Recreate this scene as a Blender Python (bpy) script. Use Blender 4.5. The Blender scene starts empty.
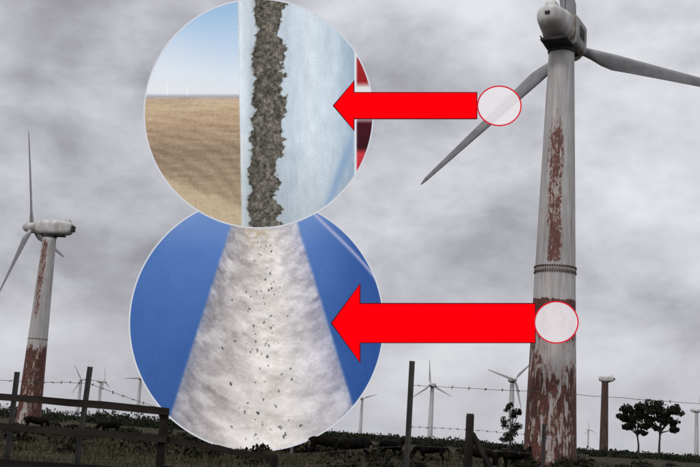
import bpy, bmesh, math, random
import numpy as np
from mathutils import Vector, Matrix, Euler
random.seed(7); rng=np.random.default_rng(7)
S=bpy.context.scene
S.view_settings.view_transform='Standard'; S.view_settings.look='None'; S.view_settings.exposure=0
COL=S.collection
rad=math.radians

# ------------------------------------------------------------------ camera
EYE=1.6; PITCH=rad(10.5); ROLL=rad(3.7)
cam_d=bpy.data.cameras.new("camera"); cam=bpy.data.objects.new("camera",cam_d); COL.objects.link(cam)
cam_d.sensor_width=36; cam_d.lens=55.4; cam_d.clip_start=0.1; cam_d.clip_end=20000
cam.matrix_world=Matrix.Translation((0,0,EYE))@Matrix.Rotation(rad(90)+PITCH,4,'X')@Matrix.Rotation(ROLL,4,'Z')
S.camera=cam

# ------------------------------------------------------------------ helpers
def lin(c):
    c=np.asarray(c,dtype=float)/255.0
    return np.where(c<=0.04045,c/12.92,((c+0.055)/1.055)**2.4)
def obj(name,me,parent=None,mats=(),smooth=False):
    o=bpy.data.objects.new(name,me); COL.objects.link(o)
    for m in mats: me.materials.append(m)
    if parent: o.parent=parent
    if smooth:
        me.polygons.foreach_set("use_smooth",[True]*len(me.polygons))
    return o
def empty(name,loc=(0,0,0)):
    o=bpy.data.objects.new(name,None); COL.objects.link(o); o.location=loc; o.empty_display_size=0.5; return o
def mesh(name,v,f):
    me=bpy.data.meshes.new(name); me.from_pydata([tuple(map(float,p)) for p in v],[],[tuple(map(int,q)) for q in f]); me.update(); return me
class NB:
    def __init__(s,tree): s.t=tree; s.n=tree.nodes; s.l=tree.links
    def node(s,t,**k):
        n=s.n.new(t)
        for a,b in k.items(): setattr(n,a,b)
        return n
    def put(s,sock,v):
        if isinstance(v,bpy.types.NodeSocket): s.l.new(v,sock)
        else: sock.default_value=v
    def m(s,op,a,b=0.0,c=0.0,clamp=False):
        n=s.node('ShaderNodeMath',operation=op,use_clamp=clamp); s.put(n.inputs[0],a); s.put(n.inputs[1],b); s.put(n.inputs[2],c); return n.outputs[0]
    def noise(s,vec,scale,detail=4,rough=0.55,dist=0.0):
        n=s.node('ShaderNodeTexNoise'); s.put(n.inputs['Vector'],vec); n.inputs['Scale'].default_value=scale
        n.inputs['Detail'].default_value=detail; n.inputs['Roughness'].default_value=rough; n.inputs['Distortion'].default_value=dist
        return n.outputs['Fac']
    def mapv(s,vec,scale=(1,1,1),loc=(0,0,0)):
        n=s.node('ShaderNodeMapping'); s.put(n.inputs['Vector'],vec); n.inputs['Scale'].default_value=scale; n.inputs['Location'].default_value=loc; return n.outputs[0]
    def ramp(s,fac,stops,interp='LINEAR'):
        n=s.node('ShaderNodeValToRGB'); s.put(n.inputs[0],fac); cr=n.color_ramp; cr.interpolation=interp
        while len(cr.elements)<len(stops): cr.elements.new(0.5)
        for e,(p,c) in zip(cr.elements,stops):
            e.position=p; e.color=(c,c,c,1) if not hasattr(c,'__len__') else (*c[:3],1)
        return n.outputs[0]
    def mix(s,f,a,b,blend='MIX'):
        n=s.node('ShaderNodeMix',data_type='RGBA',blend_type=blend); s.put(n.inputs[0],f)
        for i,v in ((6,a),(7,b)):
            if not isinstance(v,bpy.types.NodeSocket): v=(*v[:3],1)
            s.put(n.inputs[i],v)
        return n.outputs[2]
    def smooth(s,v,lo,hi):
        n=s.node('ShaderNodeMapRange',interpolation_type='SMOOTHSTEP'); s.put(n.inputs[0],v); s.put(n.inputs[1],lo); s.put(n.inputs[2],hi); return n.outputs[0]
def newmat(name):
    m=bpy.data.materials.new(name); m.use_nodes=True; nb=NB(m.node_tree); b=m.node_tree.nodes['Principled BSDF']; return m,nb,b
def noisy_mat(name,c1,c2,scale=3,rough=0.7,stretch=(1,1,1),detail=5,bump=0.0,spec=0.5):
    m,nb,b=newmat(name); tc=nb.node('ShaderNodeTexCoord').outputs['Object']
    f=nb.noise(nb.mapv(tc,stretch),scale,detail,0.6)
    nb.put(b.inputs['Base Color'],nb.mix(nb.smooth(f,0.35,0.65),c1,c2)); b.inputs['Roughness'].default_value=rough
    b.inputs['Specular IOR Level'].default_value=spec
    if bump:
        bn=nb.node('ShaderNodeBump'); bn.inputs['Strength'].default_value=bump; nb.put(bn.inputs['Height'],f); nb.put(b.inputs['Normal'],bn.outputs[0])
    return m

# ------------------------------------------------------------------ world
SUN_EL=rad(48); SUN_AZ=rad(215)   # azimuth clockwise from +Y: behind camera, slightly left
w=bpy.data.worlds.new("World"); S.world=w; w.use_nodes=True; nb=NB(w.node_tree); w.node_tree.nodes.clear()
w.cycles.sampling_method='MANUAL'; w.cycles.sample_map_resolution=256
out=nb.node('ShaderNodeOutputWorld')
sky=nb.node('ShaderNodeTexSky',sky_type='NISHITA'); sky.sun_disc=False; sky.sun_elevation=SUN_EL; sky.sun_rotation=SUN_AZ; sky.air_density=1.5; sky.dust_density=2
bg1=nb.node('ShaderNodeBackground'); nb.put(bg1.inputs[0],sky.outputs[0]); bg1.inputs[1].default_value=0.09
d=nb.node('ShaderNodeTexCoord').outputs['Generated']
sep=nb.node('ShaderNodeSeparateXYZ'); nb.put(sep.inputs[0],d); X,Y,Z=sep.outputs
v=nb.mapv(d,(1,1,1.5),(0,0,0))
n1=nb.noise(nb.mapv(v,(1,1,1),(5.3,2.2,1.1)),3.4,2,0.5,0.0)
n2=nb.noise(nb.mapv(v,(1,1,1),(2.6,4.7,5)),8.5,6,0.52,0.35)
n3=nb.noise(nb.mapv(v,(1,1,1.2),(1.3,9.7,2)),30,3,0.6,0.0)
s=nb.m('ADD',nb.m('MULTIPLY',n1,0.42),nb.m('ADD',nb.m('MULTIPLY',n2,0.47),nb.m('MULTIPLY',n3,0.11)))
# cloud banks: (direction x, z, half-width x, half-width z, amount)
banks=[(-0.29,0.37,0.10,0.05,-0.080),(-0.17,0.30,0.05,0.05,-0.03),(-0.23,0.36,0.04,0.03,0.05),(-0.27,0.28,0.08,0.04,0.03),(-0.22,0.12,0.12,0.09,0.04),
       (0.10,0.37,0.10,0.06,0.07),(0.09,0.17,0.08,0.045,-0.085),(0.12,0.25,0.08,0.02,0.045),(0.28,0.27,0.06,0.05,0.03),(0.24,0.08,0.12,0.03,0.03)]
for (bx,bz,rx,rz,am) in banks:
    e=nb.m('ADD',nb.m('POWER',nb.m('DIVIDE',nb.m('SUBTRACT',X,bx),rx),2.0),nb.m('POWER',nb.m('DIVIDE',nb.m('SUBTRACT',Z,bz),rz),2.0))
    g=nb.m('MULTIPLY',nb.m('POWER',2.718,nb.m('MULTIPLY',e,-1.0)),nb.m('MULTIPLY',am,nb.m('GREATER_THAN',Y,0.0)))
    s=nb.m('ADD',s,g)
cl=nb.ramp(s,[(0.36,lin((146,144,152))),(0.44,lin((168,167,175))),(0.51,lin((191,191,198))),(0.58,lin((211,212,218))),(0.67,lin((230,232,237)))])
hz=nb.smooth(Z,0.15,0.0)
cl=nb.mix(nb.m('MULTIPLY',hz,0.5),cl,lin((208,209,216)))
up=nb.m('ADD',nb.m('MULTIPLY',nb.smooth(Z,0.42,0.95),1.5),1.0)
bg2=nb.node('ShaderNodeBackground'); nb.put(bg2.inputs[0],cl); nb.put(bg2.inputs[1],up)
ms=nb.node('ShaderNodeMixShader'); ms.inputs[0].default_value=0.96; nb.l.new(bg1.outputs[0],ms.inputs[1]); nb.l.new(bg2.outputs[0],ms.inputs[2]); nb.l.new(ms.outputs[0],out.inputs[0])
sd=bpy.data.lights.new("sun",'SUN'); sd.energy=1.1; sd.angle=rad(14); sd.color=(1,0.96,0.9)
so=bpy.data.objects.new("sun",sd); COL.objects.link(so); so.location=(-20,-30,60)
dirv=Vector((math.sin(SUN_AZ)*math.cos(SUN_EL),math.cos(SUN_AZ)*math.cos(SUN_EL),math.sin(SUN_EL)))
so.rotation_euler=dirv.to_track_quat('Z','Y').to_euler()

# ------------------------------------------------------------------ materials
def tower_mat(name,stops,H=30.0,seed=0.0,paint=(0.53,0.515,0.51)):
    m,nb,b=newmat(name); tc=nb.node('ShaderNodeTexCoord').outputs['Object']
    sp=nb.node('ShaderNodeSeparateXYZ'); nb.put(sp.inputs[0],tc); x,y,z=sp.outputs
    amt=nb.ramp(nb.m('DIVIDE',z,H),stops)
    tcs=nb.mapv(tc,(1,1,0.40),(seed,seed*1.7,seed*0.3))
    a=nb.noise(tcs,1.8,8,0.72,0.5); bb=nb.noise(nb.mapv(tc,(1,1,0.09),(seed+4,0,0)),6,4,0.6)
    c3=nb.noise(nb.mapv(tc,(1,1,0.55),(seed,3,0)),6.0,5,0.72,0.6)
    upz=nb.smooth(z,H*0.45,H*0.47)
    low_n=nb.m('ADD',nb.m('MULTIPLY',a,0.66),nb.m('MULTIPLY',bb,0.34))
    # flanks of the lower sections rust first
    low_n=nb.m('ADD',low_n,nb.m('MULTIPLY',nb.m('SUBTRACT',nb.m('ABSOLUTE',x),0.75),0.055))
    up_n=nb.m('ADD',nb.m('MULTIPLY',a,0.16),nb.m('ADD',nb.m('MULTIPLY',c3,0.50),nb.m('MULTIPLY',bb,0.34)))
    nn=nb.m('ADD',nb.m('MULTIPLY',low_n,nb.m('SUBTRACT',1.0,upz)),nb.m('MULTIPLY',up_n,upz))
    g=nb.m('POWER',2.718,nb.m('MULTIPLY',nb.m('POWER',nb.m('DIVIDE',nb.m('ADD',x,0.36),0.68),4.0),-1.0))
    gate=nb.m('ADD',nb.m('MULTIPLY',upz,g),nb.m('SUBTRACT',1.0,upz))
    amt=nb.m('MULTIPLY',amt,gate)
    th=nb.m('SUBTRACT',0.80,nb.m('MULTIPLY',amt,0.42))
    rust=nb.smooth(nn,nb.m('SUBTRACT',th,0.012),nb.m('ADD',th,0.020))
    halo=nb.smooth(nn,nb.m('SUBTRACT',th,0.07),th)
    grime=nb.noise(nb.mapv(tc,(1,1,0.07)),3.5,5,0.6)
    col=nb.mix(nb.smooth(grime,0.35,0.7),paint,tuple(c*0.70 for c in paint))
    blot=nb.noise(tc,0.8,4,0.6)
    col=nb.mix(nb.m('MULTIPLY',nb.smooth(blot,0.4,0.7),0.4),col,(0.34,0.31,0.28))
    strk=nb.smooth(nb.noise(nb.mapv(tc,(1,1,0.035),(seed,8,0)),6,3,0.6),0.54,0.72)
    col=nb.mix(nb.m('MULTIPLY',strk,0.55),col,(0.25,0.145,0.105))
    spk=nb.smooth(nb.noise(tc,22,2,0.6),0.66,0.74); col=nb.mix(nb.m('MULTIPLY',spk,0.5),col,(0.16,0.11,0.09))
    col=nb.mix(nb.m('MULTIPLY',halo,0.5),col,(0.33,0.18,0.13))
    rc=nb.ramp(nb.noise(nb.mapv(tc,(1,1,0.5)),3.5,7,0.78),[(0.3,(0.026,0.011,0.009)),(0.47,(0.070,0.024,0.017)),(0.58,(0.14,0.042,0.026)),(0.7,(0.22,0.08,0.045))])
    rc=nb.mix(nb.m('MULTIPLY',upz,0.3),rc,(0.27,0.10,0.075))
    col=nb.mix(rust,col,rc)
    nb.put(b.inputs['Base Color'],col); b.inputs['Roughness'].default_value=0.65
    bn=nb.node('ShaderNodeBump'); bn.inputs['Strength'].default_value=0.35; bn.inputs['Distance'].default_value=0.05; nb.put(bn.inputs['Height'],rust); nb.put(b.inputs['Normal'],bn.outputs[0])
    return m
M_tow1=tower_mat("rusted_white_tower_paint",[(0,0.82),(0.08,0.78),(0.20,0.80),(0.245,0.62),(0.29,0.55),(0.34,0.76),(0.395,0.86),(0.405,0.05),(0.46,0.05),(0.49,0.76),(0.56,0.82),(0.64,0.74),(0.72,0.80),(0.80,0.78),(0.86,0.5),(0.9,0.1),(1,0.1)],30,0.0)
M_tow2=tower_mat("rusted_tower_paint_b",[(0,0.7),(0.06,0.82),(0.35,0.88),(0.42,0.3),(0.46,0.2),(0.55,0.70),(0.72,0.72),(0.9,0.80),(0.97,0.3),(1,0.2)],30,5.3)
M_tow3=noisy_mat("weathered_tower_paint_far",(0.55,0.55,0.56),(0.42,0.41,0.41),0.4,0.7,(1,1,0.2))
M_rust=noisy_mat("rusty_steel",(0.045,0.026,0.022),(0.085,0.045,0.035),0.8,0.85,(1,1,0.3))
M_blade=noisy_mat("weathered_blade_gelcoat",(0.25,0.25,0.26),(0.18,0.18,0.19),0.9,0.5)
M_bladew=noisy_mat("white_blade_gelcoat",(0.42,0.43,0.44),(0.33,0.33,0.34),0.7,0.5)
M_nac=noisy_mat("nacelle_fibreglass",(0.62,0.61,0.60),(0.38,0.36,0.34),1.1,0.5,(1,1,0.5))
M_box=noisy_mat("nacelle_grey_panel",(0.34,0.33,0.32),(0.17,0.16,0.155),1.6,0.6,(1,1,0.4))
M_dark=noisy_mat("dark_steel",(0.030,0.030,0.032),(0.065,0.06,0.055),1.5,0.8,spec=0.2)
M_seam=noisy_mat("tower_flange_stain",(0.20,0.17,0.14),(0.38,0.34,0.30),6,0.8)
M_wood=noisy_mat("weathered_dark_timber",(0.013,0.011,0.009),(0.036,0.029,0.025),5,0.95,(0.2,1,1),7,0.5,0.15)
M_postw=noisy_mat("weathered_post_timber",(0.013,0.011,0.009),(0.045,0.038,0.032),7,0.95,(1,1,0.15),7,0.5,0.15)
M_wire=noisy_mat("galvanised_wire",(0.04,0.038,0.036),(0.07,0.065,0.06),20,0.7)
M_galv=noisy_mat("galvanised_steel",(0.3,0.3,0.31),(0.2,0.2,0.21),3,0.5)

# ------------------------------------------------------------------ geometry builders
def revolve(name,prof,n=64):
    v=[];f=[]
    for r,z in prof:
        for i in range(n):
            a=2*math.pi*i/n; v.append((r*math.cos(a),r*math.sin(a),z))
    for k in range(len(prof)-1):
        for i in range(n):
            j=(i+1)%n; f.append((k*n+i,k*n+j,(k+1)*n+j,(k+1)*n+i))
    f.append(tuple(range(n))[::-1]); f.append(tuple((len(prof)-1)*n+i for i in range(n)))
    return mesh(name,v,f)
def loft(name,secs,n=28):
    v=[];f=[]
    for (y,cx,cz,hw,hh,e) in secs:
        for i in range(n):
            a=2*math.pi*(i+0.5)/n; c,s_=math.cos(a),math.sin(a)
            v.append((cx+hw*math.copysign(abs(c)**(2/e),c),y,cz+hh*math.copysign(abs(s_)**(2/e),s_)))
    for k in range(len(secs)-1):
        for i in range(n):
            j=(i+1)%n; f.append((k*n+i,(k+1)*n+i,(k+1)*n+j,k*n+j))
    f.append(tuple(range(n))); f.append(tuple((len(secs)-1)*n+i for i in range(n))[::-1])
    me=mesh(name,v,f)
    return me
def blade_mesh(name,L,cmax=1.22,ctip=0.30,root=0.34):
    v=[];f=[];n=20
    st=[(0,0),(0.04,0),(0.08,0.25),(0.14,0.75),(0.2,1),(0.3,1),(0.45,1),(0.6,1),(0.75,1),(0.88,1),(0.96,1),(0.99,1),(1,1)]
    for t,k in st:
        ch=cmax+(ctip-cmax)*max(0,(t-0.2)/0.8)**0.9
        if t>0.95: ch*= (1-((t-0.95)/0.05)**2*0.75)
        tw=rad(16)*(1-t)**2; th=ch*(0.2-0.08*t)
        for i in range(n):
            a=2*math.pi*i/n
            cx,cy=-root*math.cos(a),root*math.sin(a)
            u=(1-math.cos(a))/2; x=(u-0.3)*ch
            thick=math.sin(a)*th*(1-u)**0.55*0.77
            px=cx*(1-k)+k*x; py=cy*(1-k)+k*thick
            v.append((px*math.cos(tw)-py*math.sin(tw),px*math.sin(tw)+py*math.cos(tw),t*L))
    for k in range(len(st)-1):
        for i in range(n):
            j=(i+1)%n; f.append((k*n+i,k*n+j,(k+1)*n+j,(k+1)*n+i))
    f.append(tuple(range(n))); f.append(tuple((len(st)-1)*n+i for i in range(n)))
    me=mesh(name,v,f); bm=bmesh.new(); bm.from_mesh(me); bmesh.ops.recalc_face_normals(bm,faces=bm.faces[:]); bm.to_mesh(me); bm.free(); return me
def box_mesh(name,cx,cy,cz,sx,sy,sz,bev=0.0):
    bm=bmesh.new(); bmesh.ops.create_cube(bm,size=1,matrix=Matrix.Translation((cx,cy,cz))@Matrix.Diagonal((sx,sy,sz,1)))
    if bev: bmesh.ops.bevel(bm,geom=bm.edges[:],offset=bev,segments=2,affect='EDGES')
    me=bpy.data.meshes.new(name); bm.to_mesh(me); bm.free(); return me

def turbine(loc,H,yaw,angles,L,rb,rt,mt,mb=M_bladew,detail=False,seams=(),pitch=0.0,blades=True,hub_y=3.0,back=False):
    T=empty("wind_turbine",loc)
    prof=[(rb,-0.5),(rb,0)]+[(rb+(rt-rb)*z/H,z) for z in np.linspace(0.5,H,30)]
    obj("tower",revolve("tower",prof,72 if detail else 24),T,[mt],True)
    for z in seams:
        r=rb+(rt-rb)*z/H
        obj("flange_ring",revolve("flange_ring",[(r+0.01,z-0.10),(r+0.05,z-0.07),(r+0.05,z+0.07),(r+0.01,z+0.10)],72),T,[M_seam],False)
        if detail:
            bm=bmesh.new()
            for i in range(56):
                a=2*math.pi*i/56
                for dz in (-0.2,0.2):
                    bmesh.ops.create_cube(bm,size=0.1,matrix=Matrix.Translation(((r+0.03)*math.cos(a),(r+0.03)*math.sin(a),z+dz))@Matrix.Rotation(a,4,'Z'))
            me=bpy.data.meshes.new("flange_bolts"); bm.to_mesh(me); bm.free(); obj("flange_bolts",me,T,[M_rust])
    Hm=Matrix.Translation((0,0,H))@Matrix.Rotation(yaw,4,'Z')
    def part(name,me,mat,sm=True,M=Matrix.Identity(4)):
        o=obj(name,me,T,[mat],sm); o.matrix_local=Hm@M; return o
    part("yaw_bearing",revolve("yaw_bearing",[(rt*1.02,-0.30),(rt*1.10,-0.2),(rt*1.10,0.15),(rt*0.9,0.25)],32),M_dark,False)
    if detail:
        part("nacelle_cover",loft("nacelle_cover",[(-3.3,-0.25,1.75,0.3,0.35,2.2),(-3.2,-0.25,1.75,0.65,0.62,2.4),(-2.8,-0.25,1.72,0.92,0.85,2.6),(-1.8,-0.15,1.65,1.08,0.98,3.0),(-0.9,0,1.5,1.18,1.08,3.6),(-0.75,0,1.5,1.15,1.05,3.6)]),M_nac)
        part("gearbox_housing",loft("gearbox_housing",[(-0.85,0.1,1.25,1.25,1.12,7),(-0.75,0.1,1.25,1.33,1.2,7),(1.7,0.1,1.25,1.36,1.25,7),(2.2,0.1,1.25,0.95,0.95,4)]),M_box,False)
        part("bedplate",box_mesh("bedplate",0,-0.4,0.12,2.0,4.0,0.24,0.05),M_dark,False)
        part("cover_strap",loft("cover_strap",[(-1.1,0,1.52,1.19,1.09,3.6),(-1.1,0,1.52,1.23,1.13,3.6),(-0.97,0,1.52,1.23,1.13,3.6),(-0.97,0,1.52,1.19,1.09,3.6)]),M_seam,False)
        part("roof_vent",loft("roof_vent",[(-2.3,-0.3,2.68,0.3,0.25,2.4),(-2.2,-0.3,2.76,0.45,0.42,2.4),(-1.3,-0.3,2.76,0.45,0.42,2.4),(-1.2,-0.3,2.68,0.3,0.25,2.4)]),M_nac)
        part("roof_hatch",box_mesh("roof_hatch",0.3,0.4,2.6,1.1,1.2,0.3,0.05),M_nac,False)
        part("side_panel",box_mesh("side_panel",1.44,0.4,1.3,0.06,1.3,0.9,0.02),M_dark,False)
        part("lifting_rail",box_mesh("lifting_rail",-1.28,-0.1,0.75,0.08,2.6,0.10,0.02),M_dark,False)
        part("rear_vent",box_mesh("rear_vent",-0.25,-3.28,1.75,0.38,0.16,0.28,0.03),M_dark,False)
        part("wind_vane",revolve("wind_vane",[(0.03,2.5),(0.03,3.6),(0.1,3.62),(0.1,3.7)],8),M_dark,False,Matrix.Translation((0.5,-1.2,0)))
    else:
        part("nacelle_cover",loft("nacelle_cover",[(-3.4,0,1.35,0.5,0.5,3),(-3.3,0,1.35,0.85,0.8,3.5),(-2.9,0,1.3,1.05,1.0,4),(0.5,0,1.25,1.2,1.15,4),(1.9,0,1.2,1.05,1.0,3),(2.3,0,1.2,0.8,0.8,2.2)]),M_nac)
        part("roof_vent",box_mesh("roof_vent",0,-2.6,2.45,0.7,0.9,0.35,0.08),M_nac,False)
        part("rear_radiator",box_mesh("rear_radiator",0,-3.6,1.25,1.0,0.35,0.9,0.05),M_dark,False)
        part("bedplate",box_mesh("bedplate",0,-0.5,0.13,1.5,3.6,0.26,0.05),M_dark,False)
    if blades:
        part("hub",loft("hub",[(hub_y-0.85,0,1.2,0.7,0.7,2),(hub_y-0.6,0,1.2,0.9,0.9,2),(hub_y+0.5,0,1.2,0.88,0.88,2),(hub_y+1.1,0,1.2,0.6,0.6,2),(hub_y+1.5,0,1.2,0.15,0.15,2)]),M_nac)
        base=blade_mesh("blade",L-0.5)
        for i,a in enumerate(angles):
            o=part(f"blade_{i+1}",base.copy(),mb,True,
                 Matrix.Translation((0,hub_y,1.2))@Matrix.Rotation(a,4,'Y')@Matrix.Translation((0,0,0.5))@Matrix.Rotation(pitch,4,'Z'))
    return T
# near turbine (seen from behind, rotor on the far side)
b0=rad(-10)
turbine((15.0,77,0),30.9,rad(-26),[b0,b0+rad(119.5),b0+rad(239.3)],15.9,1.88,0.94,M_tow1,M_blade,True,seams=(14.1,))
# second turbine on the left
turbine((-45.9,163,0),28.4,rad(84),[rad(-22),rad(-22+120),rad(-22+240)],15.0,1.8,1.0,M_tow2,M_bladew,False,seams=(12.6,))
far=[(-214,900,30,20,30),(-193,880,29,80,10),(-143,780,30,30,95),(20,950,31,15,50),(50,590,29,-25,5),(77.5,490,29,12,75),(230,700,29,60,40),(390,1700,30,20,10)]
for (x,y,H,yw,ba) in far:
    turbine((x,y,0),H,rad(180+yw),[rad(ba+k*120) for k in range(3)],13.5,1.5,1.0,M_tow3,M_bladew)
turbine((102.4,420,0),27.5,rad(70),[],14,1.7,1.25,M_rust,blades=False)

# ------------------------------------------------------------------ ground
def ground():
    v=[];f=[]
    ys=np.concatenate([np.linspace(-80,250,90),np.geomspace(260,9000,40)])
    xs=np.concatenate([-np.geomspace(8000,130,30),np.linspace(-120,120,80),np.geomspace(130,8000,30)])
    for y in ys:
        for x in xs:
            z=0.05*math.sin(x*0.21+y*0.1)+0.04*math.sin(y*0.33-x*0.07)
            v.append((x,y,z))
    n=len(xs)
    for j in range(len(ys)-1):
        for i in range(n-1): f.append((j*n+i,j*n+i+1,(j+1)*n+i+1,(j+1)*n+i))
    m,nb,b=newmat("paddock_ground"); tc=nb.node('ShaderNodeTexCoord').outputs['Object']
    a=nb.noise(tc,0.06,5,0.65); c=nb.noise(nb.mapv(tc,(1,0.5,1)),0.9,6,0.7); e=nb.noise(tc,9,3,0.7)
    col=nb.ramp(a,[(0.35,(0.022,0.022,0.012)),(0.5,(0.040,0.034,0.020)),(0.62,(0.062,0.052,0.033))])
    col=nb.mix(nb.smooth(c,0.45,0.62),col,(0.013,0.014,0.008))
    col=nb.mix(nb.m('MULTIPLY',nb.smooth(e,0.5,0.7),0.5),col,(0.07,0.060,0.04))
    nb.put(b.inputs['Base Color'],col); b.inputs['Roughness'].default_value=1.0; b.inputs['Specular IOR Level'].default_value=0.05
    bn=nb.node('ShaderNodeBump'); bn.inputs['Distance'].default_value=0.2; nb.put(bn.inputs['Height'],c); nb.put(b.inputs['Normal'],bn.outputs[0])
    obj("ground",mesh("ground",v,f),None,[m],True)
ground()
# ------------------------------------------------------------------ grass / scrub (each one object)
def leafmat(name,c1,c2):
    m,nb,b=newmat(name); g=nb.node('ShaderNodeNewGeometry')
    r=g.outputs['Random Per Island']; nb.put(b.inputs['Base Color'],nb.mix(r,c1,c2)); b.inputs['Roughness'].default_value=0.9; b.inputs['Specular IOR Level'].default_value=0.1
    return m
M_grass=leafmat("dry_grass",(0.025,0.026,0.013),(0.09,0.076,0.045))
M_leaf=leafmat("dark_foliage",(0.009,0.012,0.008),(0.030,0.036,0.020))
M_scrub=leafmat("scrub_foliage",(0.010,0.011,0.007),(0.038,0.034,0.022))
M_bark=noisy_mat("bark",(0.02,0.016,0.013),(0.05,0.042,0.035),4,0.95,(1,1,0.3))
def grass():
    v=[];f=[]
    for _ in range(15000):
        y=26+110*random.random()**1.5; x=(random.random()*2-1)*(y*0.40+3)
        h=random.uniform(0.08,0.26)*(1.6 if random.random()<0.12 else 1)
        for k in range(5):
            a=random.random()*6.28; px=x+random.gauss(0,0.14); py=y+random.gauss(0,0.14); wd=0.012+0.0005*y; ln=h*random.uniform(0.6,1.2)
            i=len(v); v+= [(px-wd*math.cos(a),py-wd*math.sin(a),0),(px+wd*math.cos(a),py+wd*math.sin(a),0),(px+random.gauss(0,0.08),py+random.gauss(0,0.08),ln)]
            f.append((i,i+1,i+2))
    obj("grass",mesh("grass",v,f),None,[M_grass])
grass()
def leaf_cloud(v,f,c,rx,ry,rz,n,size,shell=0.55):
    for _ in range(n):
        d_=Vector((random.gauss(0,1),random.gauss(0,1),random.gauss(0,1))).normalized()
        r=random.uniform(shell,1.0)**0.6*(1+random.gauss(0,0.08))
        p=Vector((c[0]+d_.x*rx*r,c[1]+d_.y*ry*r,c[2]+d_.z*rz*r))
        if p.z<0.02: p.z=0.02+random.random()*0.1
        q=Euler((random.random()*6.28,random.random()*6.28,random.random()*6.28)).to_matrix()
        s_=size*random.uniform(0.5,1.3); i=len(v)
        for a,b_ in ((-1,-0.5),(0.2,-0.7),(1,0.3),(-0.3,0.7)): v.append(tuple(p+q@Vector((a*s_,b_*s_,0))))
        f.append((i,i+1,i+2,i+3))
def scrub():
    v=[];f=[]
    for _ in range(150):
        y=random.uniform(38,150); x=(random.random()*2-1)*(y*0.38+3); r=random.uniform(0.25,0.8)
        if 66<y<73 and -16<x<-1: y+=12
        for k in range(3): leaf_cloud(v,f,(x+random.gauss(0,r*.6),y+random.gauss(0,r*.5),r*0.4),r,r,r*0.65,36,0.10+0.0006*y)
    for _ in range(26):
        a=random.random()*6.28; leaf_cloud(v,f,(15+2.4*math.cos(a),77+2.4*math.sin(a)-0.3,0.3),0.6,0.5,random.uniform(0.4,0.9),50,0.12)
    obj("scrub",mesh("scrub",v,f),None,[M_scrub])
scrub()
def far_bushes():
    v=[];f=[]
    for _ in range(430):
        y=random.uniform(230,520); x=(random.random()*2-1)*(y*0.42); r=random.uniform(1.2,3.4)*(1.3 if x<-40 else 0.75)
        if random.random()<0.4: r*=0.55
        for k in range(3): leaf_cloud(v,f,(x+random.gauss(0,r*1.2),y+random.gauss(0,r*.5),r*0.3),r*1.5,r,r*random.uniform(0.5,0.85),60,0.22+0.0004*y)
    obj("distant_bushes",mesh("distant_bushes",v,f),None,[M_leaf])
far_bushes()
# ------------------------------------------------------------------ trees
def skin(name,pts,edges,radii,parent,mat,sub=1,root=0):
    me=bpy.data.meshes.new(name); me.from_pydata(pts,edges,[]); o=obj(name,me,parent,[mat])
    md=o.modifiers.new("skin",'SKIN'); sv=me.skin_vertices[0].data
    for i,r in enumerate(radii): sv[i].radius=(r,r) if not hasattr(r,'__len__') else r
    sv[root].use_root=True; md.use_smooth_shade=True
    ss=o.modifiers.new("sub",'SUBSURF'); ss.levels=sub; ss.render_levels=sub
    return o
def tree(loc,H,clumps,leafsize,lean=0.0,n=420):
    T=empty("tree",loc); pts=[(0,0,-0.2),(0.1,0,H*0.25),(lean*0.5,0.1,H*0.45)]; ed=[(0,1),(1,2)]; rr=[H*0.028,H*0.02,H*0.016]
    v=[];f=[]
    for (cx,cz,rx,rz) in clumps:
        cy=random.uniform(-1,1)*rx*0.5
        i=len(pts); pts.append(((cx+lean*0.5)*0.5,cy*0.4,(cz+H*0.45)*0.5)); pts.append((cx,cy,cz)); ed+= [(2,i),(i,i+1)]; rr+=[H*0.010,H*0.005]
        for k in range(6):
            leaf_cloud(v,f,(cx+random.gauss(0,rx*.4),cy+random.gauss(0,rx*.3),cz+random.gauss(0,rz*.3)),rx*0.6,rx*0.55,rz*0.5,n//6,leafsize,0.1)
    skin("trunk_and_limbs",pts,ed,rr,T,M_bark)
    obj("crown",mesh("crown",v,f),T,[M_leaf]); return T
tree((82.6,300,0),14,[(-1.8,10,2.4,2.0),(-2.6,12.8,2.2,1.8),(0.3,11.4,2.2,2.1),(1.5,8.8,1.7,1.4),(-0.2,13.8,2.2,1.4),(-3.0,8.2,1.6,1.3),(0.9,6.9,1.2,1.0),(-3.8,10.8,1.6,1.5)],0.40,-0.6)
tree((88.3,300,0),16,[(-3.2,13.0,2.5,1.8),(0,14.2,3.0,2.0),(3.4,13.1,2.4,2.0),(3.0,10.4,2.6,1.8),(-2.2,10.2,2.2,1.5),(0.8,11.8,2.6,1.9),(3.9,8.3,1.5,1.1),(-0.4,8.4,1.5,1.0)],0.40,0.6)
tree((39.5,250,0),10.5,[(-1.5,6,1.3,1.8),(0.6,8.2,1.2,1.8),(1.5,5.4,1.3,1.6),(-0.3,9.8,0.9,1.3),(2.0,9,0.7,1.0),(0,4,1.6,1.4),(-0.5,2.6,1.9,1.3)],0.24,0.3,220)

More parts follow.
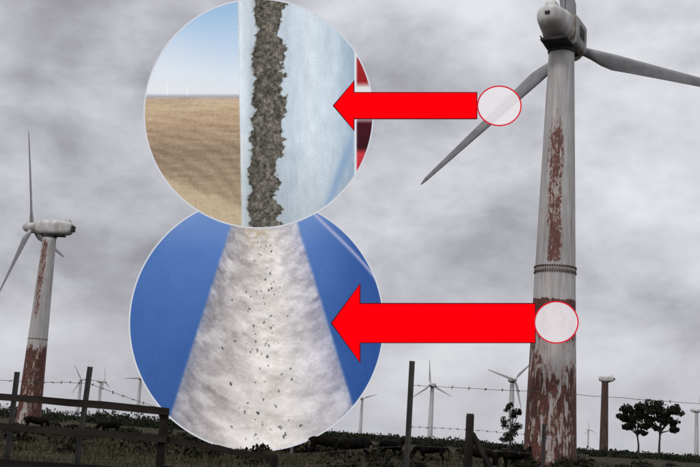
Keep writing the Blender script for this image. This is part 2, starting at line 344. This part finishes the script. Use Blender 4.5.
# ------------------------------------------------------------------ cattle
M_cow=noisy_mat("black_cattle_hide",(0.0035,0.003,0.0027),(0.010,0.008,0.006),2,0.95,spec=0.05)
def cow(x,y,yaw,graze,scale=1.0):
    T=empty("cow",(x,y,0)); T.rotation_euler=(0,0,yaw); T.scale=(scale,)*3
    P=[(-0.15,0,1.00),(-0.62,0,1.06),(-0.88,0,1.10),(0.30,0,0.96),(0.66,0,1.02),(0.88,0,1.10)]
    R=[(0.31,0.35),(0.29,0.30),(0.18,0.19),(0.32,0.37),(0.27,0.34),(0.18,0.24)]
    E=[(0,1),(1,2),(0,3),(3,4),(4,5)]
    if graze: hd=[(1.12,0,0.88,.14,.18),(1.30,0,0.54,.12,.15),(1.36,0,0.38,.13,.15),(1.46,0,0.20,.09,.10),(1.50,0,0.10,.08,.08)]
    else: hd=[(1.08,0,1.28,.14,.19),(1.26,0,1.42,.12,.16),(1.40,0,1.42,.13,.15),(1.58,0,1.30,.09,.10),(1.66,0,1.24,.08,.08)]
    pr=5
    for a in hd: P.append(a[:3]); R.append(a[3:]); E.append((pr,len(P)-1)); pr=len(P)-1
    for sy in (-1,1):
        for base,ch in ((4,[(0.62,0.2,0.72,.13),(0.60,0.2,0.46,.08),(0.61,0.2,0.14,.055),(0.65,0.2,0.05,.07)]),
                        (1,[(-0.66,0.2,0.82,.19),(-0.58,0.21,0.62,.12),(-0.80,0.2,0.44,.075),(-0.74,0.2,0.14,.055),(-0.70,0.2,0.05,.07)])):
            pr=base; off=random.uniform(-.08,.08)
            for q in ch:
                P.append((q[0]+off*(1-q[2]),sy*q[1],q[2])); R.append((q[3],q[3])); E.append((pr,len(P)-1)); pr=len(P)-1
    pr=2
    for q in [(-1.04,0,1.05,.035),(-1.1,0,0.75,.028),(-1.09,0,0.48,.045)]:
        P.append(q[:3]); R.append((q[3],q[3])); E.append((pr,len(P)-1)); pr=len(P)-1
    skin("body",P,E,R,T,M_cow,1)
    hx,hz=(hd[2][0]-0.04,hd[2][2])
    bm=bmesh.new()
    for sy in (-1,1):
        bmesh.ops.create_cone(bm,segments=8,radius1=0.055,radius2=0.01,depth=0.2,cap_ends=True,matrix=Matrix.Translation((hx-0.06,sy*0.19,hz+0.05))@Matrix.Rotation(-sy*rad(80),4,'X')@Matrix.Diagonal((0.45,1,1,1)))
    me=bpy.data.meshes.new("ears"); bm.to_mesh(me); bm.free(); obj("ears",me,T,[M_cow],True)
for c in [(-0.9,75,rad(10),True),(1.2,68,rad(190),True),(3.9,78,rad(35),False),(6.3,72,rad(170),True),(8.6,67,rad(-35),True),(11.3,69,rad(185),True),(12.6,75,rad(50),False),(-27,98,rad(12),True),(-21.5,104,rad(200),True)]:
    cow(*c)

# ------------------------------------------------------------------ fences
def bar(bm,p,q,wx,wy,taper=1.0):
    p=Vector(p);q=Vector(q); d_=q-p; L=d_.length
    M=Matrix.Translation((p+q)/2)@d_.to_track_quat('Z','Y').to_matrix().to_4x4()@Matrix.Diagonal((wx,wy,L,1))
    return bmesh.ops.create_cube(bm,size=1,matrix=M)
def bmobj(name,bm,parent,mat,bev=0.0):
    if bev: bmesh.ops.bevel(bm,geom=bm.edges[:],offset=bev,segments=2,affect='EDGES')
    me=bpy.data.meshes.new(name); bm.to_mesh(me); bm.free(); return obj(name,me,parent,[mat])
FD=13.0
WF=empty("wooden_rail_fence",(0,FD,0))
def rail(name,x0,z0,x1,z1,t=0.075,y=0.0):
    bm=bmesh.new(); n=8
    pts=[(x0+(x1-x0)*i/n,y+random.gauss(0,0.004),z0+(z1-z0)*i/n+random.gauss(0,0.006)) for i in range(n+1)]
    vs=[]
    for p in pts:
        h=t*random.uniform(0.92,1.06)
        vs.append([bm.verts.new((p[0],p[1]+a*0.022,p[2]+b_*h/2)) for a,b_ in ((-1,-1),(1,-1),(1,1),(-1,1))])
    for a,b_ in zip(vs,vs[1:]):
        for k in range(4): bm.faces.new((a[k],a[(k+1)%4],b_[(k+1)%4],b_[k]))
    bm.faces.new(vs[0][::-1]); bm.faces.new(vs[-1]); bmesh.ops.recalc_face_normals(bm,faces=bm.faces[:])
    bmobj(name,bm,WF,M_wood,0.004)
rail("top_rail",-5.2,1.80,-2.00,1.72,0.085,-0.07)
rail("middle_rail",-5.2,1.42,-2.00,1.40,0.085,-0.07)
rail("bottom_rail",-5.2,1.02,-2.00,1.0,0.085,-0.07)
rail("second_bay_rail_1",-2.1,1.40,-0.70,1.25,0.07,0.07)
rail("second_bay_rail_2",-2.1,1.05,-0.70,0.95,0.07,0.07)
def wpost(name,x,h,wd=0.12,lean=0.0,parent=WF):
    prof=[(wd/2*1.05,-0.3),(wd/2,0.5),(wd/2*0.97,h-0.03),(wd/2*0.85,h)]
    o=obj(name,revolve(name,prof,14),parent,[M_postw],False); o.location=(x,0,0); o.rotation_euler=(0,lean,0)
wpost("post_1",-2.06,1.74,0.11); wpost("post_2",-0.72,1.30,0.10); wpost("post_3",-4.75,1.80,0.12)
BF=empty("barbed_wire_fence",(0,FD+0.25,0))
def picket(name,x,h,lean,t=0.045):
    bm=bmesh.new()
    for a in (90,210,330):
        r=Matrix.Rotation(rad(a),4,'Z'); M=r@Matrix.Translation((t*0.5,0,h/2-0.15))@Matrix.Diagonal((t,0.012,h+0.3,1)); bmesh.ops.create_cube(bm,size=1,matrix=M)
    o=bmobj(name,bm,BF,M_dark); o.location=(x,0,0); o.rotation_euler=(0,lean,0)
pk=[(-3.93,2.08,-0.0),(-3.12,2.2,0.03),(0.86,2.52,0.0),(2.50,1.86,0.0),(3.22,1.45,0.01)]
for i,(x,h,l) in enumerate(pk): picket(f"steel_picket_{i+1}",x,h,l,0.036 if h>1.9 else 0.024)
wpost("strainer_post",1.60,1.93,0.10,0.0,BF)
bm=bmesh.new(); bar(bm,(1.63,0,1.70),(2.35,0.1,0.55),0.06,0.06); bmobj("diagonal_brace",bm,BF,M_postw,0.008)
def wire(name,pts,barb=True,r=0.0032):
    cu=bpy.data.curves.new(name,'CURVE'); cu.dimensions='3D'; cu.bevel_depth=r; cu.bevel_resolution=1
    allp=[]
    for (a,b_) in zip(pts,pts[1:]):
        n=16; L=abs(b_[0]-a[0]); sag=0.006*L*L*0.5
        for i in range(n+1):
            t=i/n; allp.append((a[0]+(b_[0]-a[0])*t,0.06+random.gauss(0,0.003),a[1]+(b_[1]-a[1])*t-sag*4*t*(1-t)*0.35+random.gauss(0,0.0022)))
    sp=cu.splines.new('POLY'); sp.points.add(len(allp)-1)
    for p,q in zip(sp.points,allp): p.co=(*q,1)
    if barb:
        for k in range(len(allp)-1):
            if k%2==0: continue
            c=Vector(allp[k])
            for _ in range(3):
                d_=Vector((random.gauss(0,1),random.gauss(0,.5),random.gauss(0,1))).normalized()*0.018
                s2=cu.splines.new('POLY'); s2.points.add(1); s2.points[0].co=(*(c-d_),1); s2.points[1].co=(*(c+d_),1)
    o=bpy.data.objects.new(name,cu); COL.objects.link(o); cu.materials.append(M_wire); o.parent=BF
wire("left_barbed_wire",[(-5.4,1.98),(-3.93,1.97),(-3.08,2.0),(-2.06,1.72)])
wire("top_barbed_wire",[(0.86,2.23),(2.5,2.25),(5.6,2.24)])
wire("wire_2",[(0.86,1.73),(1.6,1.74),(2.5,1.72),(3.22,1.44),(5.6,1.5)],True,0.0022)
wire("wire_3",[(-0.72,1.28),(0.86,1.50),(1.6,1.52),(2.5,1.5),(5.6,1.5)],True,0.0022)
wire("wire_4",[(-0.72,1.15),(0.86,1.32),(1.6,1.33),(2.5,1.31),(5.6,1.3)],False,0.0022)

# ------------------------------------------------------------------ overlay graphics built as added glowing objects: picture panels, arrows, marker rings
SD=73.5; PX=SD/1077.0
SM=Matrix.Translation((0,SD*math.cos(PITCH),EYE+SD*math.sin(PITCH)))@Matrix.Rotation(rad(90)+PITCH,4,'X')@Matrix.Rotation(ROLL,4,'Z')
def PL(x,y,z=0): return Vector(((x-350)*PX,(233.5-y)*PX,z))
def vnoise(x,y,sc,seed,octv=4,rough=0.55):
    tot=0;amp=1;nrm=0
    for o_ in range(octv):
        r=np.random.default_rng(seed*31+o_); G=r.random((256,256)); xx=x/sc*2**o_+500; yy=y/sc*2**o_+500
        xi=np.floor(xx).astype(int); yi=np.floor(yy).astype(int); fx=xx-xi; fy=yy-yi; fx=fx*fx*(3-2*fx); fy=fy*fy*(3-2*fy)
        g=lambda a,b_:G[a%256,b_%256]
        tot=tot+amp*((g(xi,yi)*(1-fx)+g(xi+1,yi)*fx)*(1-fy)+(g(xi,yi+1)*(1-fx)+g(xi+1,yi+1)*fx)*fy); nrm+=amp; amp*=rough
    return tot/nrm
def ss(a,b_,v_): t=np.clip((v_-a)/(b_-a),0,1); return t*t*(3-2*t)
def mixc(A,B,m): return A*(1-m[...,None])+(np.asarray(B,dtype=float)*m[...,None])
def grad(t,stops):
    ps=[s_[0] for s_ in stops]; return np.stack([np.interp(t,ps,[s_[1][k] for s_ in stops]) for k in range(3)],-1)
def pic_erosion(x,y):
    C=grad(y,[(0,(150,186,222)),(40,(186,208,232)),(75,(218,227,238)),(95,(228,229,234))])
    C=mixc(C,(232,234,240),ss(70,0,np.hypot(x-160,y-70))*0.4)
    F=grad(y,[(96,(178,162,145)),(104,(196,172,144)),(125,(176,151,125)),(150,(150,130,110)),(175,(156,136,114)),(228,(172,150,124))])
    rows=np.sin(np.maximum(y-97,0)**0.75*2.6-0.30*(x-145)*np.maximum(y-97,0)/70+(vnoise(x,y,14,33)-.5)*3)
    F=F+rows[...,None]*6*ss(100,130,y)[...,None]+((vnoise(x*0.3,y*2.5,7,3)-0.5)*38)[...,None]
    low=ss(-4,6,y-(168+0.42*(x-150))+ (vnoise(x,y,9,5)-.5)*8); F=mixc(F,(196,178,150),low*0.8)+((vnoise(x,y,1.6,6,3,.8)-0.5)*34)[...,None]
    C=mixc(C,F,ss(96,98.5,y)); C=mixc(C,(140,150,172),np.exp(-((y-96.5)/1.6)**2)*0.6)
    for tx in (168,188): C=mixc(C,(245,245,250),(np.abs(x-tx)<0.6)*(y>84)*(y<96)*0.6)
    B=grad(x,[(237,(178,190,200)),(241,(222,230,236)),(252,(186,198,208)),(290,(196,209,220)),(312,(214,225,233)),(335,(196,210,223)),(356,(152,173,194))])
    B=B*(1-0.12*ss(120,225,y))[...,None]
    B=B+((vnoise(x,y*0.5,7,8)-.5)*24+(vnoise(x*2,y*0.25,4,9)-.5)*14+(vnoise(x,y,1.4,19,2)-.5)*10)[...,None]
    st=np.exp(-((x-(352-(y-140)*0.36))/4.5)**2)*ss(125,160,y); B=mixc(B,(128,158,195),st*0.7)
    xl=238+0.018*y; C=mixc(C,B,ss(xl-0.8,xl+0.8,x))
    R=grad(y,[(30,(150,160,172)),(56,(165,170,178)),(60,(165,40,42)),(82,(150,30,35)),(88,(225,225,228)),(118,(215,205,208)),(124,(70,22,32)),(148,(52,18,26)),(154,(200,60,66)),(176,(190,35,48)),(182,(196,202,212))])
    C=mixc(C,R,ss(355.5,357,x-0.0*y)*1.0); C=mixc(C,(238,240,244),np.exp(-((x-355.5)/1.3)**2)*0.9)
    jl=(vnoise(y,y*0,10,11,4,.5)-.5)*9+(vnoise(x,y,2.6,12,3)-.5)*6
    jr=(vnoise(y,y*0+9,11,13,4,.5)-.5)*19+(vnoise(x,y,4.5,17,3)-.5)*13
    a=257-0.036*y+jl; b_=284-0.012*y+jr-3*np.sin(y/24)
    M=ss(-.7,.7,x-a)*ss(-.7,.7,b_-x)
    n=vnoise(x,y,3.4,14,5,.85); D=grad(n,[(0.2,(40,38,36)),(0.42,(80,76,70)),(0.55,(106,101,93)),(0.75,(144,138,129)),(1,(190,182,170))])
    D=D*(0.80+0.20*ss(0,8,x-a))[...,None]*(0.85+0.15*ss(0,4,b_-x))[...,None]
    hal=ss(-3,0,x-a)*ss(-2.5,0,b_-x); C=mixc(C,(150,150,148),(hal-M).clip(0,1)*0.6)
    return mixc(C,D,M)
rr_=np.random.default_rng(5)
pits=[]
for _ in range(95):
    yy=rr_.uniform(242,448); k=(yy-228)/220; pits.append((262+rr_.normal(0,8+13*k)-4*math.sin(yy/25),yy,rr_.uniform(0.5,0.95)*(0.6+1.6*k*rr_.random()**1.5+0.2),rr_.uniform(0.9,2.0),rr_.uniform(-.6,.6),rr_.uniform(0.4,0.95)))
def pic_pitting(x,y):
    C=grad(y,[(205,(120,150,203)),(250,(84,120,184)),(330,(62,99,163)),(450,(54,88,148))])
    C=mixc(C,(38,74,142),ss(300,384,x)*0.7); C=C+((vnoise(x,y,30,20)-.5)*12+(vnoise(x,y,1.3,27,2)-.5)*7)[...,None]
    t0=np.clip((x-312)/70,0,1); cy=211+ 62*t0**0.9+14*t0**3; C=mixc(C,(186,182,214),np.exp(-((y-cy)/2.3)**2)*(x>310)*0.8)
    xl=230-(y-228)*0.318; xr=299+(y-228)*0.305; xc=(xl+xr)/2; hw=(xr-xl)/2; t=(x-xc)/hw
    B=grad(t,[(-1,(140,144,164)),(-0.85,(158,153,158)),(-0.5,(176,169,168)),(-0.1,(210,203,200)),(0.25,(216,210,207)),(0.65,(196,191,197)),(0.92,(172,171,188)),(1,(142,152,182))])
    pr=np.log(np.maximum(y-120,10))*95   # bands widen towards the viewer
    q=pr+11*t*t-4*t
    w1=vnoise(t*26,q*1.7,8,21,5,.62); w2=vnoise(t*52,q*3.0,8,23,4,.65); w3=vnoise(x,y,1.7,29,3,.7)
    B=B+((w1-.5)*78+(w2-.5)*56+(w3-.5)*28)[...,None]
    br=ss(.55,.72,vnoise(t*22+9,q*1.2,7,31,4,.6)); B=mixc(B,(232,228,226),br*0.35)
    B=mixc(B,(178,160,130),np.exp(-((x-256)/11)**2)*ss(262,228,y)*0.8*ss(.42,.6,vnoise(x,y,6,25)))
    for (px_,py_,r,asp,tl,st) in pits:
        dx=x-px_; dy=y-py_; ang=1+0.35*np.sin(3*np.arctan2(dy,dx)+px_); u=(dx+tl*dy)/r; v_=dy/(r*asp); dd=(u*u+v_*v_)*ang
        B=mixc(B,(236,232,226),np.exp(-((dd-2.2)/1.0)**2)*0.25); B=mixc(B,(64,70,68),ss(1.6,0.4,dd)*st)
    return mixc(C,B,ss(-2.0,2.0,x-xl)*ss(-2.0,2.0,xr-x))
def print_glow_mat(name):
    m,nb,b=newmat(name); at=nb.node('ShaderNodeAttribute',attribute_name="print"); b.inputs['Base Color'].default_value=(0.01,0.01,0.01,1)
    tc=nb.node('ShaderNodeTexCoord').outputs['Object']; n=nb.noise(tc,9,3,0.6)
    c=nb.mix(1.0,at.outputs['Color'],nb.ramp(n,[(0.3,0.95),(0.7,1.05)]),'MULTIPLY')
    nb.put(b.inputs['Emission Color'],c); b.inputs['Emission Strength'].default_value=0.98; b.inputs['Roughness'].default_value=0.9; b.inputs['Specular IOR Level'].default_value=0.0  # picture glows by added emission, so its colours ignore the scene light
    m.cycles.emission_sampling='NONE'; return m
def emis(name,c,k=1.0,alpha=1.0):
    m,nb,b=newmat(name); b.inputs['Base Color'].default_value=(*[x*0.05 for x in c],1); b.inputs['Emission Color'].default_value=(*c,1); b.inputs['Emission Strength'].default_value=k  # flat colour made to glow, though no lamp is there
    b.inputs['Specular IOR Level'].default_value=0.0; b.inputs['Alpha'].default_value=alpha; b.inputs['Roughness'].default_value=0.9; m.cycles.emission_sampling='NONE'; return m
M_rim=emis("white_rim_glow",tuple(lin((205,208,216))))  # rim colour is added emission, not lit paint
def ring(name,parent,rx,ry,wd,dep,mat,zc=0.0,n=160):
    v=[];f=[]
    for i in range(n):
        a=2*math.pi*i/n; c,s_=math.cos(a),math.sin(a)
        for (k,z) in ((-wd/2,dep/2),(wd/2,dep/2),(wd/2,-dep/2),(-wd/2,-dep/2)): v.append(((rx+k)*c,(ry+k)*s_,zc+z))
    for i in range(n):
        j=(i+1)%n
        for k in range(4): f.append((i*4+k,i*4+(k+1)%4,j*4+(k+1)%4,j*4+k))
    o=obj(name,mesh(name,v,f),parent,[mat]); return o
def panel(cx,cy,R,zoff,fn,mat,posts):
    T=empty("overlay_photo_panel"); T.matrix_world=SM@Matrix.Translation(PL(cx,cy,zoff))
    N=int(R*2/0.55); g=np.linspace(-R,R,N); gx,gy=np.meshgrid(g,g,indexing='ij')
    C=fn(cx+gx,cy-gy); C=np.clip(C,0,255); L=lin(C)
    idx=np.arange(N*N).reshape(N,N); rc=np.hypot((gx[:-1,:-1]+gx[1:,1:])/2,(gy[:-1,:-1]+gy[1:,1:])/2)<R-0.2
    q=np.stack([idx[:-1,:-1],idx[1:,:-1],idx[1:,1:],idx[:-1,1:]],-1)[rc]
    used,inv=np.unique(q,return_inverse=True); q=inv.reshape(-1,4)
    V=np.stack([gx.ravel()*PX,gy.ravel()*PX,np.zeros(N*N)],-1)[used]; col=L.reshape(-1,3)[used]
    me=bpy.data.meshes.new("glowing_print_face"); me.vertices.add(len(V)); me.vertices.foreach_set("co",V.ravel())
    me.loops.add(q.size); me.loops.foreach_set("vertex_index",q.ravel().astype(np.int32)); me.polygons.add(len(q))
    me.polygons.foreach_set("loop_start",np.arange(0,q.size,4,dtype=np.int32)); me.update(calc_edges=True)
    at=me.attributes.new("print",'FLOAT_COLOR','POINT'); at.data.foreach_set("color",np.concatenate([col,np.ones((len(col),1))],1).ravel())
    obj("glowing_print_face",me,T,[mat])
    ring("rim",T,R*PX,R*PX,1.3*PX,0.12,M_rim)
    obj("backing_board",revolve("backing_board",[(R*PX*0.995,-0.11),(R*PX*0.995,-0.03)],96),T,[M_galv])
    return T
P2=panel(256.5,324,127,0.0,pic_pitting,print_glow_mat("pitting_print_glow"),True)
P1=panel(259,114,114,0.25,pic_erosion,print_glow_mat("erosion_print_glow"),True)
# steel frame that carries the panels, standing behind them
bm=bmesh.new()
for xx in (-2.4,2.4):
    top=SM@(PL(257,25,-0.30)+Vector((xx,0,0))); low=SM@(PL(257,438,-0.30)+Vector((xx,0,0)))
    bar(bm,low,top,0.25,0.25)
    foot=Vector((low.x,low.y+0.25,-0.3)); bar(bm,foot,low+Vector((0,0.25,0.3)),0.22,0.22)
    mid=SM@(PL(257,200,-0.35)+Vector((xx,0,0))); bar(bm,(mid.x,mid.y+7,-0.3),mid,0.2,0.2)
for yy in (400,330,250,180,110,50): bar(bm,SM@PL(257-50,yy,-0.30),SM@PL(257+50,yy,-0.30),0.16,0.16)
bmobj("panel_support_frame",bm,None,M_galv)
M_red=emis("red_arrow_glow",(1.0,0.0,0.004)); M_out=emis("arrow_edge",tuple(lin((96,18,24))))  # overlay arrows: red face and dark edge glow by added emission
def arrow(tip,head_x,hy,sy,x1,zoff):
    cy=tip[1]; T=empty("overlay_red_arrow"); o=PL(tip[0],cy,zoff); T.matrix_world=SM@Matrix.Translation(o)
    def poly(k):
        w_=k; pts=[(tip[0]-w_*1.6,cy),(head_x+w_,cy-hy-w_*2.2),(head_x+w_,cy-sy-w_),(x1+w_,cy-sy-w_),(x1+w_,cy+sy+w_),(head_x+w_,cy+sy+w_),(head_x+w_,cy+hy+w_*2.2)]
        return [(PL(a,b2)-PL(tip[0],cy)) for a,b2 in pts]
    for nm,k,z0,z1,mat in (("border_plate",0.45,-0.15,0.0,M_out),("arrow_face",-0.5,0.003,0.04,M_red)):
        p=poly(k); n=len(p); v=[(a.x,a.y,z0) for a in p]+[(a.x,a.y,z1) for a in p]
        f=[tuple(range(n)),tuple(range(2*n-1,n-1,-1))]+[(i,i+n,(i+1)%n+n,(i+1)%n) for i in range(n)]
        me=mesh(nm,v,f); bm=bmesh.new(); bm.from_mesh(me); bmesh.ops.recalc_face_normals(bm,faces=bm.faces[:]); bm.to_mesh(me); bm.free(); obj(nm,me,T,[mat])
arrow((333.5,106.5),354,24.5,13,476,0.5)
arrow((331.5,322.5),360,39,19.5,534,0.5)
M_mark=emis("translucent_marker_glow",tuple(lin((236,230,234))),1.0,0.78)  # see-through overlay disc, whitened by added emission
M_mr=emis("marker_red_edge",tuple(lin((214,30,48))))  # red edge glows too
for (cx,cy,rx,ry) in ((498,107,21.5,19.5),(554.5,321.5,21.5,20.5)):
    T=empty("overlay_marker_disc"); T.matrix_world=SM@Matrix.Translation(PL(cx,cy,0.62))
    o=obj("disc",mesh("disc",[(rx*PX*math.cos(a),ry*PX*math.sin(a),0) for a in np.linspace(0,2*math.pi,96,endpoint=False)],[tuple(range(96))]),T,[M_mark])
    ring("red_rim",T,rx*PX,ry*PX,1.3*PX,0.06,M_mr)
